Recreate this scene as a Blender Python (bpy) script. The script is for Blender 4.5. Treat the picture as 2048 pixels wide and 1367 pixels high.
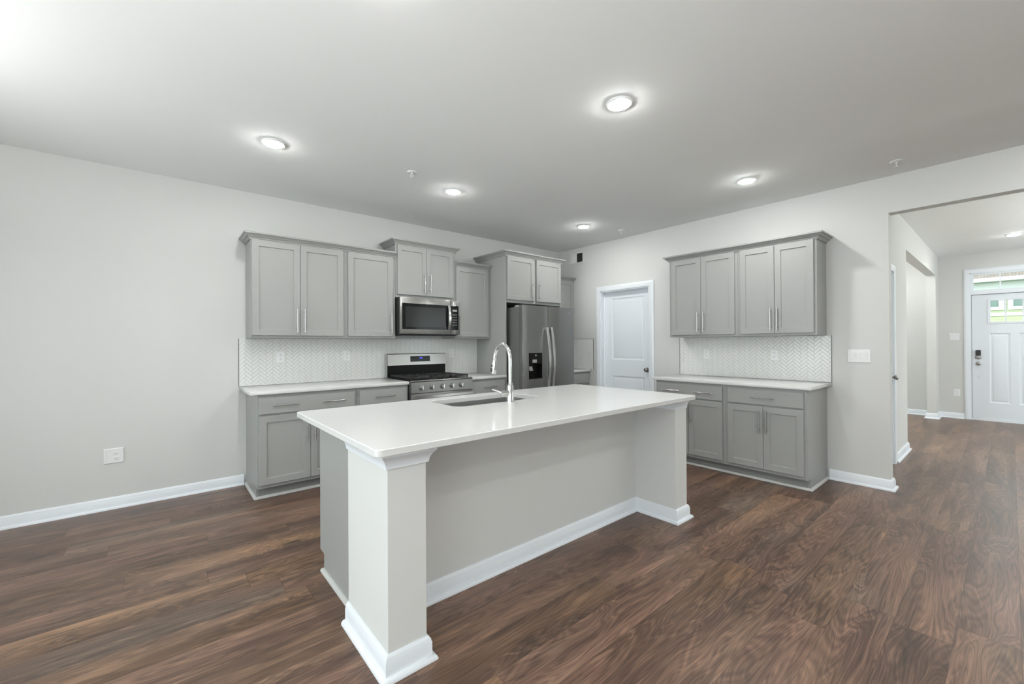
import bpy, bmesh, math, random
from mathutils import Vector, Matrix

for o in list(bpy.data.objects):
    bpy.data.objects.remove(o, do_unlink=True)
random.seed(7)
SC = bpy.context.scene
COL = SC.collection

# ------------------------------------------------------------------ camera
YAW, PITCH, ROLL, FPX = 0.69852221, 0.00364573, -0.00553298, 838.683
CAMPOS = Vector((-4.88, -4.63, 1.30))
def make_camera():
    sy, cy = math.sin(YAW), math.cos(YAW)
    fwd = Vector((sy*math.cos(PITCH), cy*math.cos(PITCH), math.sin(PITCH)))
    right = Vector((cy, -sy, 0))
    up = right.cross(fwd)
    c, s = math.cos(ROLL), math.sin(ROLL)
    r2 = right*c + up*s
    u2 = up*c - right*s
    cam = bpy.data.cameras.new('camera')
    cam.sensor_fit = 'HORIZONTAL'
    cam.sensor_width = 36.0
    cam.lens = FPX/2048*36.0
    cam.clip_start = 0.05
    o = bpy.data.objects.new('camera', cam)
    m = Matrix(((r2.x, u2.x, -fwd.x, CAMPOS.x), (r2.y, u2.y, -fwd.y, CAMPOS.y),
                (r2.z, u2.z, -fwd.z, CAMPOS.z), (0, 0, 0, 1)))
    o.matrix_world = m
    COL.objects.link(o)
    SC.camera = o
make_camera()

# ------------------------------------------------------------------ exposure, sky
SC.view_settings.view_transform = 'Standard'
SC.view_settings.look = 'None'
SC.view_settings.gamma = 1.0
SC.view_settings.use_curve_mapping = False
SC.view_settings.exposure = 0.17
try:
    SC.cycles.use_denoising = True
    SC.cycles.max_bounces = 10
    SC.cycles.diffuse_bounces = 6
    SC.cycles.glossy_bounces = 4
    SC.cycles.transparent_max_bounces = 12
    SC.cycles.sample_clamp_indirect = 6.0
    SC.cycles.caustics_reflective = False
    SC.cycles.caustics_refractive = False
except Exception:
    pass
SKY = 4.8          # daylight strength
LAMP = 335.0        # ceiling lamp diffuser strength
BOWL = 30.0         # added bowl pendant strength
UPLIGHT = 285.0    # added floor lamp strength
LAMP_COLOR = (0.99, 1.0, 0.965)
W = bpy.data.worlds.new('daylight')
SC.world = W
W.use_nodes = True
bg = W.node_tree.nodes['Background']
bg.inputs[0].default_value = (0.93, 0.965, 1.0, 1)
bg.inputs[1].default_value = SKY

# ------------------------------------------------------------------ materials
def mat(name, color, rough=0.5, metal=0.0, spec=0.5, coat=0.0):
    m = bpy.data.materials.new(name)
    m.use_nodes = True
    b = m.node_tree.nodes['Principled BSDF']
    b.inputs['Base Color'].default_value = (*color, 1)
    b.inputs['Roughness'].default_value = rough
    b.inputs['Metallic'].default_value = metal
    b.inputs['Specular IOR Level'].default_value = spec
    b.inputs['Coat Weight'].default_value = coat
    return m
def nd(m, t, **kw):
    n = m.node_tree.nodes.new(t)
    for k, v in kw.items():
        setattr(n, k, v)
    return n
def lk(m, a, b):
    m.node_tree.links.new(a, b)
def mathn(m, op, a, b=None, c=None):
    n = nd(m, 'ShaderNodeMath', operation=op)
    for i, v in enumerate((a, b, c)):
        if v is None: continue
        if isinstance(v, (int, float)): n.inputs[i].default_value = v
        else: lk(m, v, n.inputs[i])
    return n.outputs[0]
def bump_noise(m, scale, strength, dist=0.001, stretch=None):
    b = m.node_tree.nodes['Principled BSDF']
    tc = nd(m, 'ShaderNodeNewGeometry')
    mp = nd(m, 'ShaderNodeMapping')
    if stretch: mp.inputs['Scale'].default_value = stretch
    lk(m, tc.outputs['Position'], mp.inputs['Vector'])
    n = nd(m, 'ShaderNodeTexNoise')
    n.inputs['Scale'].default_value = scale
    n.inputs['Detail'].default_value = 3
    lk(m, mp.outputs['Vector'], n.inputs['Vector'])
    bp = nd(m, 'ShaderNodeBump')
    bp.inputs['Strength'].default_value = strength
    bp.inputs['Distance'].default_value = dist
    lk(m, n.outputs['Fac'], bp.inputs['Height'])
    lk(m, bp.outputs['Normal'], b.inputs['Normal'])
    return n

M = {}
M['wall'] = mat('wall_paint', (0.605, 0.606, 0.592), 0.75, spec=0.25); bump_noise(M['wall'], 350, 0.06)
M['ceiling'] = mat('ceiling_paint', (0.82, 0.832, 0.83), 0.9, spec=0.1); bump_noise(M['ceiling'], 260, 0.08)
M['trim'] = mat('white_trim_paint', (0.74, 0.77, 0.81), 0.35)
M['door'] = mat('white_door_paint', (0.70, 0.735, 0.78), 0.42); bump_noise(M['door'], 90, 0.05, stretch=(1, 1, 0.08))
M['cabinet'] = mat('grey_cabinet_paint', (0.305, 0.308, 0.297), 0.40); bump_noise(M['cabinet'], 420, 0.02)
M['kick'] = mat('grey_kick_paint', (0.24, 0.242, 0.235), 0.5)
M['shoe'] = mat('pale_grey_shoe_paint', (0.50, 0.50, 0.485), 0.45)
M['steel_pull'] = mat('brushed_nickel', (0.52, 0.51, 0.50), 0.25, 1.0)
M['chrome'] = mat('chrome', (0.70, 0.70, 0.70), 0.05, 1.0)
M['steel'] = mat('stainless_steel', (0.36, 0.355, 0.348), 0.27, 1.0); bump_noise(M['steel'], 60, 0.03, stretch=(0.4, 0.4, 30))
M['steel_dark'] = mat('slate_stainless_steel', (0.235, 0.232, 0.226), 0.36, 0.85); bump_noise(M['steel_dark'], 60, 0.02, stretch=(30, 30, 0.4))
M['steel_bright'] = mat('bright_stainless_steel', (0.70, 0.69, 0.68), 0.24, 1.0)
M['sink'] = mat('sink_steel', (0.42, 0.42, 0.41), 0.34, 1.0); bump_noise(M['sink'], 80, 0.03, stretch=(20, 1, 1))
M['fridge_side'] = mat('grey_appliance_side', (0.135, 0.135, 0.132), 0.45)
M['black'] = mat('black_enamel', (0.006, 0.006, 0.006), 0.3, spec=0.15)
M['black_matte'] = mat('black_plastic', (0.014, 0.014, 0.014), 0.5)
M['black_glass'] = mat('black_glass', (0.008, 0.009, 0.009), 0.08, spec=0.14)
M['oven_glass'] = mat('smoked_glass', (0.022, 0.024, 0.023), 0.12, spec=0.16)
M['iron'] = mat('cast_iron', (0.016, 0.016, 0.016), 0.55); bump_noise(M['iron'], 700, 0.15)
M['plastic'] = mat('white_plastic', (0.74, 0.75, 0.75), 0.35)
M['slot'] = mat('dark_slot', (0.03, 0.03, 0.03), 0.6)
M['vent_white'] = mat('white_register_enamel', (0.66, 0.665, 0.65), 0.4)
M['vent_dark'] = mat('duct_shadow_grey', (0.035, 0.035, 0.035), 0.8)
M['nickel_dark'] = mat('satin_nickel_knob', (0.33, 0.325, 0.31), 0.28, 1.0)
M['grout'] = mat('tile_grout', (0.50, 0.505, 0.49), 0.8)
M['tile'] = mat('white_glazed_tile', (0.72, 0.725, 0.71), 0.16); bump_noise(M['tile'], 25, 0.06, 0.003)
M['tile_edge'] = mat('tile_edge_metal', (0.17, 0.17, 0.165), 0.4, 0.6)
M['rubber'] = mat('weatherstrip_black', (0.02, 0.022, 0.025), 0.6)
M['grey_plastic'] = mat('grey_plastic', (0.33, 0.33, 0.32), 0.45)

def quartz():
    m = mat('white_quartz', (0.79, 0.79, 0.775), 0.13)
    b = m.node_tree.nodes['Principled BSDF']
    g = nd(m, 'ShaderNodeNewGeometry')
    n = nd(m, 'ShaderNodeTexNoise'); n.inputs['Scale'].default_value = 160; n.inputs['Detail'].default_value = 4
    lk(m, g.outputs['Position'], n.inputs['Vector'])
    r = nd(m, 'ShaderNodeValToRGB')
    r.color_ramp.elements[0].position = 0.3; r.color_ramp.elements[0].color = (0.60, 0.60, 0.59, 1)
    r.color_ramp.elements[1].position = 0.6; r.color_ramp.elements[1].color = (0.63, 0.63, 0.62, 1)
    lk(m, n.outputs['Fac'], r.inputs[0]); lk(m, r.outputs[0], b.inputs['Base Color'])
    return m
M['quartz'] = quartz()

def emission(name, color, s):
    m = bpy.data.materials.new(name); m.use_nodes = True
    t = m.node_tree; t.nodes.clear()
    e = t.nodes.new('ShaderNodeEmission'); o = t.nodes.new('ShaderNodeOutputMaterial')
    e.inputs[0].default_value = (*color, 1); e.inputs[1].default_value = s
    t.links.new(e.outputs[0], o.inputs[0])
    return m
M['lamp'] = emission('lamp_diffuser', LAMP_COLOR, LAMP)
M['pendant'] = emission('added_pendant_diffuser', LAMP_COLOR, BOWL)
M['uplight'] = emission('added_uplight_diffuser', LAMP_COLOR, UPLIGHT)
M['digits'] = emission('blue_display', (0.09, 0.12, 1.0), 2.2)

def pane_glass():
    m = bpy.data.materials.new('clear_window_glass'); m.use_nodes = True
    t = m.node_tree; t.nodes.clear()
    tr = t.nodes.new('ShaderNodeBsdfTransparent'); tr.inputs[0].default_value = (0.93, 0.96, 0.95, 1)
    gl = t.nodes.new('ShaderNodeBsdfGlossy'); gl.inputs['Roughness'].default_value = 0.02
    fr = t.nodes.new('ShaderNodeFresnel'); fr.inputs[0].default_value = 1.25
    mx = t.nodes.new('ShaderNodeMixShader'); o = t.nodes.new('ShaderNodeOutputMaterial')
    t.links.new(fr.outputs[0], mx.inputs[0]); t.links.new(tr.outputs[0], mx.inputs[1]); t.links.new(gl.outputs[0], mx.inputs[2])
    t.links.new(mx.outputs[0], o.inputs[0])
    return m
M['glass'] = pane_glass()

def floor_material():
    m = mat('brown_plank_floor', (0.16, 0.1, 0.07), 0.34, spec=0.45)
    b = m.node_tree.nodes['Principled BSDF']
    g = nd(m, 'ShaderNodeNewGeometry')
    s = nd(m, 'ShaderNodeSeparateXYZ'); lk(m, g.outputs['Position'], s.inputs[0])
    X, Y = s.outputs[0], s.outputs[1]
    PW, PL = 0.19, 1.52
    v = mathn(m, 'DIVIDE', mathn(m, 'ADD', Y, 4.65 + PW*100), PW)
    row = mathn(m, 'FLOOR', v); vf = mathn(m, 'FRACT', v)
    wn = nd(m, 'ShaderNodeTexWhiteNoise', noise_dimensions='1D'); lk(m, row, wn.inputs['W'])
    u = mathn(m, 'ADD', mathn(m, 'DIVIDE', X, PL), mathn(m, 'MULTIPLY_ADD', wn.outputs['Value'], 7.0, 40.0))
    col = mathn(m, 'FLOOR', u); uf = mathn(m, 'FRACT', u)
    cid = nd(m, 'ShaderNodeCombineXYZ'); lk(m, row, cid.inputs[0]); lk(m, col, cid.inputs[1])
    wp = nd(m, 'ShaderNodeTexWhiteNoise', noise_dimensions='2D'); lk(m, cid.outputs[0], wp.inputs['Vector'])
    ps = nd(m, 'ShaderNodeSeparateColor'); lk(m, wp.outputs['Color'], ps.inputs[0])
    r1, r2, r3 = ps.outputs[0], ps.outputs[1], ps.outputs[2]
    # grain space: stretched along the plank, shifted for each plank
    gx = mathn(m, 'ADD', mathn(m, 'MULTIPLY', X, 0.72), mathn(m, 'MULTIPLY', r1, 60.0))
    gy = mathn(m, 'ADD', mathn(m, 'MULTIPLY', Y, 5.2), mathn(m, 'MULTIPLY', r2, 60.0))
    gv = nd(m, 'ShaderNodeCombineXYZ'); lk(m, gx, gv.inputs[0]); lk(m, gy, gv.inputs[1]); lk(m, mathn(m, 'MULTIPLY', r3, 50.0), gv.inputs[2])
    n1 = nd(m, 'ShaderNodeTexNoise'); lk(m, gv.outputs[0], n1.inputs['Vector'])
    n1.inputs['Scale'].default_value = 1.15; n1.inputs['Detail'].default_value = 2.2; n1.inputs['Roughness'].default_value = 0.42; n1.inputs['Distortion'].default_value = 0.35
    # knots
    kx = mathn(m, 'MULTIPLY', gx, 1.25); ky = mathn(m, 'MULTIPLY', gy, 0.40)
    kv = nd(m, 'ShaderNodeCombineXYZ'); lk(m, kx, kv.inputs[0]); lk(m, ky, kv.inputs[1])
    vo = nd(m, 'ShaderNodeTexVoronoi'); lk(m, kv.outputs[0], vo.inputs['Vector']); vo.inputs['Scale'].default_value = 1.0
    def maprange(v, a, b, c, d, smooth=True):
        n = nd(m, 'ShaderNodeMapRange'); n.interpolation_type = 'SMOOTHSTEP' if smooth else 'LINEAR'
        lk(m, v, n.inputs[0])
        for i, q in enumerate((a, b, c, d)): n.inputs[i+1].default_value = q
        return n.outputs[0]
    swirl = maprange(vo.outputs['Distance'], 0.0, 0.26, 0.24, 0.0)
    field = mathn(m, 'ADD', n1.outputs['Fac'], swirl)
    # growth rings = contour lines of the field
    ring = mathn(m, 'SINE', mathn(m, 'MULTIPLY', field, 190.0))
    ring2 = mathn(m, 'SINE', mathn(m, 'MULTIPLY', field, 83.0))
    # long pores
    sx = mathn(m, 'MULTIPLY', X, 4.0); sy_ = mathn(m, 'MULTIPLY', Y, 150.0)
    sv = nd(m, 'ShaderNodeCombineXYZ'); lk(m, mathn(m, 'ADD', sx, mathn(m, 'MULTIPLY', r2, 80.0)), sv.inputs[0]); lk(m, mathn(m, 'ADD', sy_, mathn(m, 'MULTIPLY', field, 55.0)), sv.inputs[1])
    n2 = nd(m, 'ShaderNodeTexNoise'); lk(m, sv.outputs[0], n2.inputs['Vector'])
    n2.inputs['Scale'].default_value = 1.0; n2.inputs['Detail'].default_value = 3.0; n2.inputs['Roughness'].default_value = 0.62
    # broad tone drift inside a plank
    n3 = nd(m, 'ShaderNodeTexNoise'); lk(m, gv.outputs[0], n3.inputs['Vector'])
    n3.inputs['Scale'].default_value = 0.95; n3.inputs['Detail'].default_value = 4.0; n3.inputs['Distortion'].default_value = 0.7
    c5 = lambda v, k: mathn(m, 'MULTIPLY_ADD', v, k, -0.5*k)
    tone = mathn(m, 'ADD', mathn(m, 'ADD', c5(n3.outputs['Fac'], 0.80), c5(n2.outputs['Fac'], 0.72)),
           mathn(m, 'ADD', mathn(m, 'ADD', mathn(m, 'MULTIPLY', ring, 0.044), mathn(m, 'MULTIPLY', ring2, 0.034)), mathn(m, 'MULTIPLY_ADD', r3, 0.04, 0.45)))
    ramp = nd(m, 'ShaderNodeValToRGB'); lk(m, tone, ramp.inputs[0])
    cr = ramp.color_ramp
    cr.elements[0].position = 0.20; cr.elements[0].color = (0.036, 0.024, 0.018, 1)
    cr.elements[1].position = 0.82; cr.elements[1].color = (0.330, 0.212, 0.140, 1)
    for p, c in ((0.38, (0.078, 0.049, 0.036)), (0.50, (0.128, 0.083, 0.060)), (0.62, (0.190, 0.124, 0.088))):
        e = cr.elements.new(p); e.color = (*c, 1)
    # hue drift: reddish, golden or greyish
    n4 = nd(m, 'ShaderNodeTexNoise'); lk(m, gv.outputs[0], n4.inputs['Vector'])
    n4.inputs['Scale'].default_value = 0.55; n4.inputs['Detail'].default_value = 2.0
    hue = nd(m, 'ShaderNodeValToRGB'); lk(m, mathn(m, 'MULTIPLY_ADD', r1, 0.08, mathn(m, 'SUBTRACT', n4.outputs['Fac'], 0.04)), hue.inputs[0])
    hc = hue.color_ramp
    hc.elements[0].position = 0.28; hc.elements[0].color = (1.12, 1.0, 0.80, 1)
    hc.elements[1].position = 0.74; hc.elements[1].color = (0.92, 0.99, 1.02, 1)
    e = hc.elements.new(0.44); e.color = (1.04, 0.98, 0.92, 1)
    e = hc.elements.new(0.56); e.color = (1.06, 0.94, 0.93, 1)
    mul = nd(m, 'ShaderNodeMix', data_type='RGBA', blend_type='MULTIPLY'); mul.inputs[0].default_value = 1.0
    lk(m, ramp.outputs[0], mul.inputs[6]); lk(m, hue.outputs[0], mul.inputs[7])
    kd = mathn(m, 'ADD', vo.outputs['Distance'], mathn(m, 'ADD', c5(n2.outputs['Fac'], 0.07), mathn(m, 'MULTIPLY', ring, 0.008)))
    kn = maprange(kd, 0.015, 0.10, 0.82, 0.0)
    mk = nd(m, 'ShaderNodeMix', data_type='RGBA'); lk(m, kn, mk.inputs[0]); lk(m, mul.outputs[2], mk.inputs[6]); mk.inputs[7].default_value = (0.022, 0.015, 0.012, 1)
    # seams between planks
    e1 = mathn(m, 'MULTIPLY', mathn(m, 'MINIMUM', vf, mathn(m, 'SUBTRACT', 1.0, vf)), PW)
    e2 = mathn(m, 'MULTIPLY', mathn(m, 'MINIMUM', uf, mathn(m, 'SUBTRACT', 1.0, uf)), PL)
    ed = mathn(m, 'MINIMUM', e1, e2)
    sm = nd(m, 'ShaderNodeMapRange'); lk(m, ed, sm.inputs[0])
    sm.inputs[1].default_value = 0.0006; sm.inputs[2].default_value = 0.0018; sm.inputs[3].default_value = 0.60; sm.inputs[4].default_value = 0.0
    ms = nd(m, 'ShaderNodeMix', data_type='RGBA'); lk(m, sm.outputs[0], ms.inputs[0]); lk(m, mk.outputs[2], ms.inputs[6]); ms.inputs[7].default_value = (0.02, 0.013, 0.01, 1)
    lk(m, ms.outputs[2], b.inputs['Base Color'])
    rr = mathn(m, 'MULTIPLY_ADD', n2.outputs['Fac'], 0.20, 0.26)
    lk(m, rr, b.inputs['Roughness'])
    bp = nd(m, 'ShaderNodeBump'); bp.inputs['Strength'].default_value = 0.18; bp.inputs['Distance'].default_value = 0.002
    hgt = mathn(m, 'SUBTRACT', mathn(m, 'MULTIPLY', n2.outputs['Fac'], 0.35), sm.outputs[0])
    lk(m, hgt, bp.inputs['Height']); lk(m, bp.outputs[0], b.inputs['Normal'])
    return m
M['floor'] = floor_material()

def siding():
    m = mat('pale_yellow_siding', (0.46, 0.50, 0.30), 0.7)
    b = m.node_tree.nodes['Principled BSDF']
    g = nd(m, 'ShaderNodeNewGeometry'); s = nd(m, 'ShaderNodeSeparateXYZ'); lk(m, g.outputs['Position'], s.inputs[0])
    f = mathn(m, 'FRACT', mathn(m, 'DIVIDE', s.outputs[2], 0.115))
    r = nd(m, 'ShaderNodeValToRGB'); lk(m, f, r.inputs[0])
    r.color_ramp.elements[0].position = 0.05; r.color_ramp.elements[0].color = (0.22, 0.245, 0.15, 1)
    r.color_ramp.elements[1].position = 0.16; r.color_ramp.elements[1].color = (0.36, 0.40, 0.25, 1)
    lk(m, r.outputs[0], b.inputs['Base Color'])
    return m
M['siding'] = siding()
def shingles():
    m = mat('brown_shingles', (0.2, 0.16, 0.13), 0.9)
    b = m.node_tree.nodes['Principled BSDF']
    g = nd(m, 'ShaderNodeNewGeometry')
    mp = nd(m, 'ShaderNodeMapping'); mp.inputs['Scale'].default_value = (6, 3, 6)
    lk(m, g.outputs['Position'], mp.inputs[0])
    n = nd(m, 'ShaderNodeTexBrick'); lk(m, mp.outputs[0], n.inputs[0])
    n.inputs['Color1'].default_value = (0.17, 0.14, 0.115, 1); n.inputs['Color2'].default_value = (0.115, 0.097, 0.083, 1); n.inputs['Mortar'].default_value = (0.07, 0.06, 0.05, 1)
    n.inputs['Scale'].default_value = 1.2
    lk(m, n.outputs[0], b.inputs['Base Color'])
    return m
M['shingles'] = shingles()
M['ext_white'] = mat('white_exterior_trim', (0.46, 0.49, 0.50), 0.5)
M['ext_glass'] = mat('exterior_window_glass', (0.10, 0.16, 0.14), 0.08)
def grass():
    m = mat('lawn', (0.12, 0.19, 0.06), 0.9); n = bump_noise(m, 60, 0.6, 0.02)
    r = nd(m, 'ShaderNodeValToRGB'); lk(m, n.outputs['Fac'], r.inputs[0])
    r.color_ramp.elements[0].color = (0.07, 0.12, 0.03, 1); r.color_ramp.elements[1].color = (0.2, 0.28, 0.1, 1)
    lk(m, r.outputs[0], m.node_tree.nodes['Principled BSDF'].inputs['Base Color'])
    return m
M['grass'] = grass()

# ------------------------------------------------------------------ mesh builder
class MB:
    def __init__(s): s.bm = bmesh.new()
    def box(s, x0, x1, y0, y1, z0, z1, bev=0.0, seg=1):
        t = bmesh.new()
        bmesh.ops.create_cube(t, size=1.0)
        for v in t.verts:
            v.co = Vector(((x0+x1)/2 + v.co.x*(x1-x0), (y0+y1)/2 + v.co.y*(y1-y0), (z0+z1)/2 + v.co.z*(z1-z0)))
        if bev: bmesh.ops.bevel(t, geom=list(t.edges), offset=bev, segments=seg, profile=0.5, affect='EDGES')
        s.merge(t); return s
    def merge(s, t, mtx=None):
        if mtx is not None: bmesh.ops.transform(t, matrix=mtx, verts=t.verts)
        vm = {v: s.bm.verts.new(v.co) for v in t.verts}
        for f in t.faces:
            try: s.bm.faces.new([vm[v] for v in f.verts])
            except ValueError: pass
        t.free()
    def loops(s, rings, cap0=True, cap1=True, close=True):
        R = [[s.bm.verts.new(p) for p in r] for r in rings]
        n = len(R[0])
        for a, b in zip(R[:-1], R[1:]):
            for i in range(n if close else n-1):
                j = (i+1) % n
                try: s.bm.faces.new((a[i], a[j], b[j], b[i]))
                except ValueError: pass
        if cap0: s.bm.faces.new(list(reversed(R[0])))
        if cap1: s.bm.faces.new(R[-1])
        return s
    def rect_loft(s, x0, x1, z0, z1, prof, cap0=True, cap1=True):
        # nested rectangles in a plane facing -y: prof = [(inset, y)...]
        rings = [[(x0+i, y, z0+i), (x1-i, y, z0+i), (x1-i, y, z1-i), (x0+i, y, z1-i)] for i, y in prof]
        return s.loops(rings, cap0, cap1)
    def cyl(s, p0, p1, r, n=20, r2=None):
        return s.tube([p0, p1], [r, r if r2 is None else r2], n)
    def tube(s, pts, rad, n=16, up=None, flat=None):
        pts = [Vector(p) for p in pts]
        if isinstance(rad, (int, float)): rad = [rad]*len(pts)
        rings = []
        ref = None
        for i, p in enumerate(pts):
            d = (pts[min(i+1, len(pts)-1)] - pts[max(i-1, 0)]).normalized()
            if ref is None:
                ref = Vector(up) if up else (Vector((0, 0, 1)) if abs(d.z) < 0.9 else Vector((1, 0, 0)))
            a = (ref - d*ref.dot(d)).normalized(); ref = a
            b = d.cross(a)
            fa = flat or (1, 1)
            rings.append([p + (a*math.cos(t)*fa[0] + b*math.sin(t)*fa[1])*rad[i] for t in [2*math.pi*k/n for k in range(n)]])
        return s.loops(rings)
    def bar(s, pts, w, t, side):
        # rectangular section bar along pts; side = width direction
        pts = [Vector(p) for p in pts]; sd = Vector(side).normalized()
        rings = []
        for i, p in enumerate(pts):
            d = (pts[min(i+1, len(pts)-1)] - pts[max(i-1, 0)]).normalized()
            nrm = d.cross(sd).normalized()
            c = 0.25
            q = [(1, c), (1-c*t/w*0.8, 1), (-1+c*t/w*0.8, 1), (-1, c), (-1, -c), (-1+c*t/w*0.8, -1), (1-c*t/w*0.8, -1), (1, -c)]
            rings.append([p + sd*(w/2*a) + nrm*(t/2*b) for a, b in q])
        return s.loops(rings)
    def lathe(s, o, axis, prof, n=28, cap=True):
        # prof = [(radius, height along axis)]
        ax = Vector(axis).normalized(); o = Vector(o)
        a = ax.orthogonal().normalized(); b = ax.cross(a)
        rings = [[o + ax*h + (a*math.cos(2*math.pi*k/n) + b*math.sin(2*math.pi*k/n))*max(r, 1e-5) for k in range(n)] for r, h in prof]
        return s.loops(rings, cap, cap)
    def sweep(s, path, prof, side=1, closed=False):
        # path in XY with mitred corners; prof = [(out, z)]; out is to the right of travel for side=1
        P = [Vector((p[0], p[1])) for p in path]
        n = len(P); rings = []
        def nor(a, b):
            d = (b-a).normalized(); return Vector((d.y, -d.x))*side
        for i in range(n):
            if closed: n0 = nor(P[i-1], P[i]); n1 = nor(P[i], P[(i+1) % n])
            else:
                n0 = nor(P[max(i-1, 0)], P[max(i, 1)]) if i > 0 else nor(P[0], P[1])
                n1 = nor(P[i], P[i+1]) if i < n-1 else n0
            m = (n0+n1); m = m/ (1+n0.dot(n1))
            rings.append([(P[i].x + m.x*o, P[i].y + m.y*o, z) for o, z in prof])
        if closed: rings.append(rings[0])
        return s.loops(rings, not closed, not closed)
    def poly_prism(s, pts, axis, a, b):
        # pts 2D; axis 'x': (y,z); 'y': (x,z); 'z': (x,y)
        f = {'x': lambda p, h: (h, p[0], p[1]), 'y': lambda p, h: (p[0], h, p[1]), 'z': lambda p, h: (p[0], p[1], h)}[axis]
        return s.loops([[f(p, a) for p in pts], [f(p, b) for p in pts]])
    def build(s, name, m, parent=None, smooth=35):
        bmesh.ops.recalc_face_normals(s.bm, faces=s.bm.faces)
        me = bpy.data.meshes.new(name)
        s.bm.to_mesh(me); s.bm.free()
        me.materials.append(m)
        if smooth:
            for p in me.polygons: p.use_smooth = True
            me.set_sharp_from_angle(angle=math.radians(smooth))
        o = bpy.data.objects.new(name, me)
        COL.objects.link(o)
        if parent is not None: o.parent = parent
        return o

def tag(o, label, cat, group=None):
    o['label'] = label; o['category'] = cat
    if group: o['group'] = group
    return o
def thing(name, label, cat, loc=(0, 0, 0), rotz=0.0, group=None):
    o = bpy.data.objects.new(name, None); o.empty_display_size = 0.1
    COL.objects.link(o); o.location = loc; o.rotation_euler = (0, 0, rotz)
    return tag(o, label, cat, group)
def struct(o): o['kind'] = 'structure'; return o
def dup(root, loc, label, rotz=None):
    def cp(o, par):
        c = o.copy(); COL.objects.link(c); c.parent = par
        for ch in list(o.children): cp(ch, c)
        return c
    r = cp(root, None); r.location = loc; r['label'] = label
    if rotz is not None: r.rotation_euler = (0, 0, rotz)
    return r

H = 2.743
HP = math.pi/2
XL, YR = -7.3, -8.2          # far left wall, rear wall
YH, YHR, XF = -3.82, -5.95, 5.42   # hall left wall, hall right wall, front wall

# ------------------------------------------------------------------ room shell
struct(MB().box(XL-.15, XF+.15, YR-.15, .15, -.12, 0).build('floor', M['floor'], smooth=0))
struct(MB().box(XL-.15, XF+.15, YR-.15, .15, H, H+.14).build('ceiling', M['ceiling'], smooth=0))
T = .115
DY0, DY1, DZ = -.812, -1.602, 2.04      # pantry opening
OY0, OY1, OZ = -3.945, YHR, 2.423       # wide opening to the hall
mb = MB()
mb.box(0, T, DY0, 0, 0, H).box(0, T, DY1, DY0, DZ, H).box(0, T, OY0, DY1, 0, H)
mb.box(0, T, OY1, OY0, OZ, H).box(0, T, YR, OY1, 0, H)
struct(mb.build('wall_right', M['wall'], smooth=0))

# rear wall with two windows, far left wall with a sliding door
def wall_with_holes(name, axis, c0, c1, a0, a1, holes):
    mb = MB(); a = a0
    def bx(p0, p1, z0, z1):
        if p1-p0 < 1e-4 or z1-z0 < 1e-4: return
        if axis == 'x': mb.box(p0, p1, c0, c1, z0, z1)
        else: mb.box(c0, c1, p0, p1, z0, z1)
    for h0, h1, z0, z1 in sorted(holes):
        bx(a, h0, 0, H); bx(h0, h1, 0, z0); bx(h0, h1, z1, H); a = h1
    bx(a, a1, 0, H)
    return struct(mb.build(name, M['wall'], smooth=0))
SIDE = [(2.3, 5.2, .2, 2.4)]
HALLR = [(1.2, 4.8, .2, 2.4)]
REAR = [(-7.1, -5.0, .1, 2.4)]
wall_with_holes('wall_rear', 'x', YR-.15, YR, XL-.15, T, REAR)
LEFT = [(-7.4, -4.9, .05, 2.45), (-4.2, -.9, .05, 2.45)]
wall_with_holes('wall_left', 'x', 0, .15, XL-.15, XF+.15, SIDE)
wall_with_holes('wall_hall_right', 'x', YR-.15, YR, T, XF, HALLR)
wall_with_holes('wall_dining', 'y', XL-.15, XL, YR, 0, LEFT)
# hall and the room beyond it
FRONT = [(-7.8, -5.9, .3, 2.4), (-2.9, -.7, .6, 2.2)]
FD0, FD1, FDZ = -4.19, -5.14, 2.42
wall_with_holes('wall_front', 'y', XF, XF+.15, YR, .0, [(FD1, FD0, 0, FDZ), FRONT[0], FRONT[1]])
HX0, HX1, HXZ = 2.01, 5.06, 2.405
mb = MB()
D30, D31, D3Z = .30, 1.095, 2.04
mb.box(T, D30, YH, YH+T, 0, H).box(D30, D31, YH, YH+T, D3Z, H).box(D31, HX0, YH, YH+T, 0, H).box(HX0, HX1, YH, YH+T, HXZ, H).box(HX1, XF, YH, YH+T, 0, H)
struct(mb.build('wall_hall_left', M['wall'], smooth=0))
struct(MB().box(1.78, 1.90, YH+T, 0, 0, H).build('wall_study', M['wall'], smooth=0))

# ------------------------------------------------------------------ baseboards
BASE = [(0, 0), (.034, 0), (.034, .006), (.031, .013), (.025, .018), (.016, .019), (.016, .068), (.013, .073), (.013, .079), (.008, .086), (.005, .091), (0, .092)]
def base(name, path, side=1, prof=BASE):
    return struct(MB().sweep(path, prof, side).build(name, M['trim']))
base('baseboard_left', [(XL, 0), (-4.281, 0)], 1)
mb = MB()
mb.sweep([(0, -3.512), (0, OY0), (T, OY0), (T, YH-.0)], BASE, 1)
struct(mb.build('baseboard_right', M['trim']))
struct(MB().sweep([(0, -1.690), (0, -2.055)], BASE, 1).build('baseboard_pantry', M['trim']))
base('baseboard_hall_left', [(1.165, YH), (HX0, YH), (HX0, YH+T), (1.90, YH+T)], 1)
base('baseboard_hall_corner', [(XF, YH+T), (HX1, YH+T), (HX1, YH), (XF, YH), (XF, FD0+.072)], 1)
base('baseboard_study', [(XF, -.01), (XF, YH+T+.035)], 1)
base('baseboard_hall_right', [(XF, FD1-.072), (XF, YR)], 1)
base('baseboard_dining', [(XL, -.82), (XL, 0)], 1)
base('baseboard_rear', [(XL, -4.82), (XL, -4.28)], 1)

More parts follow.
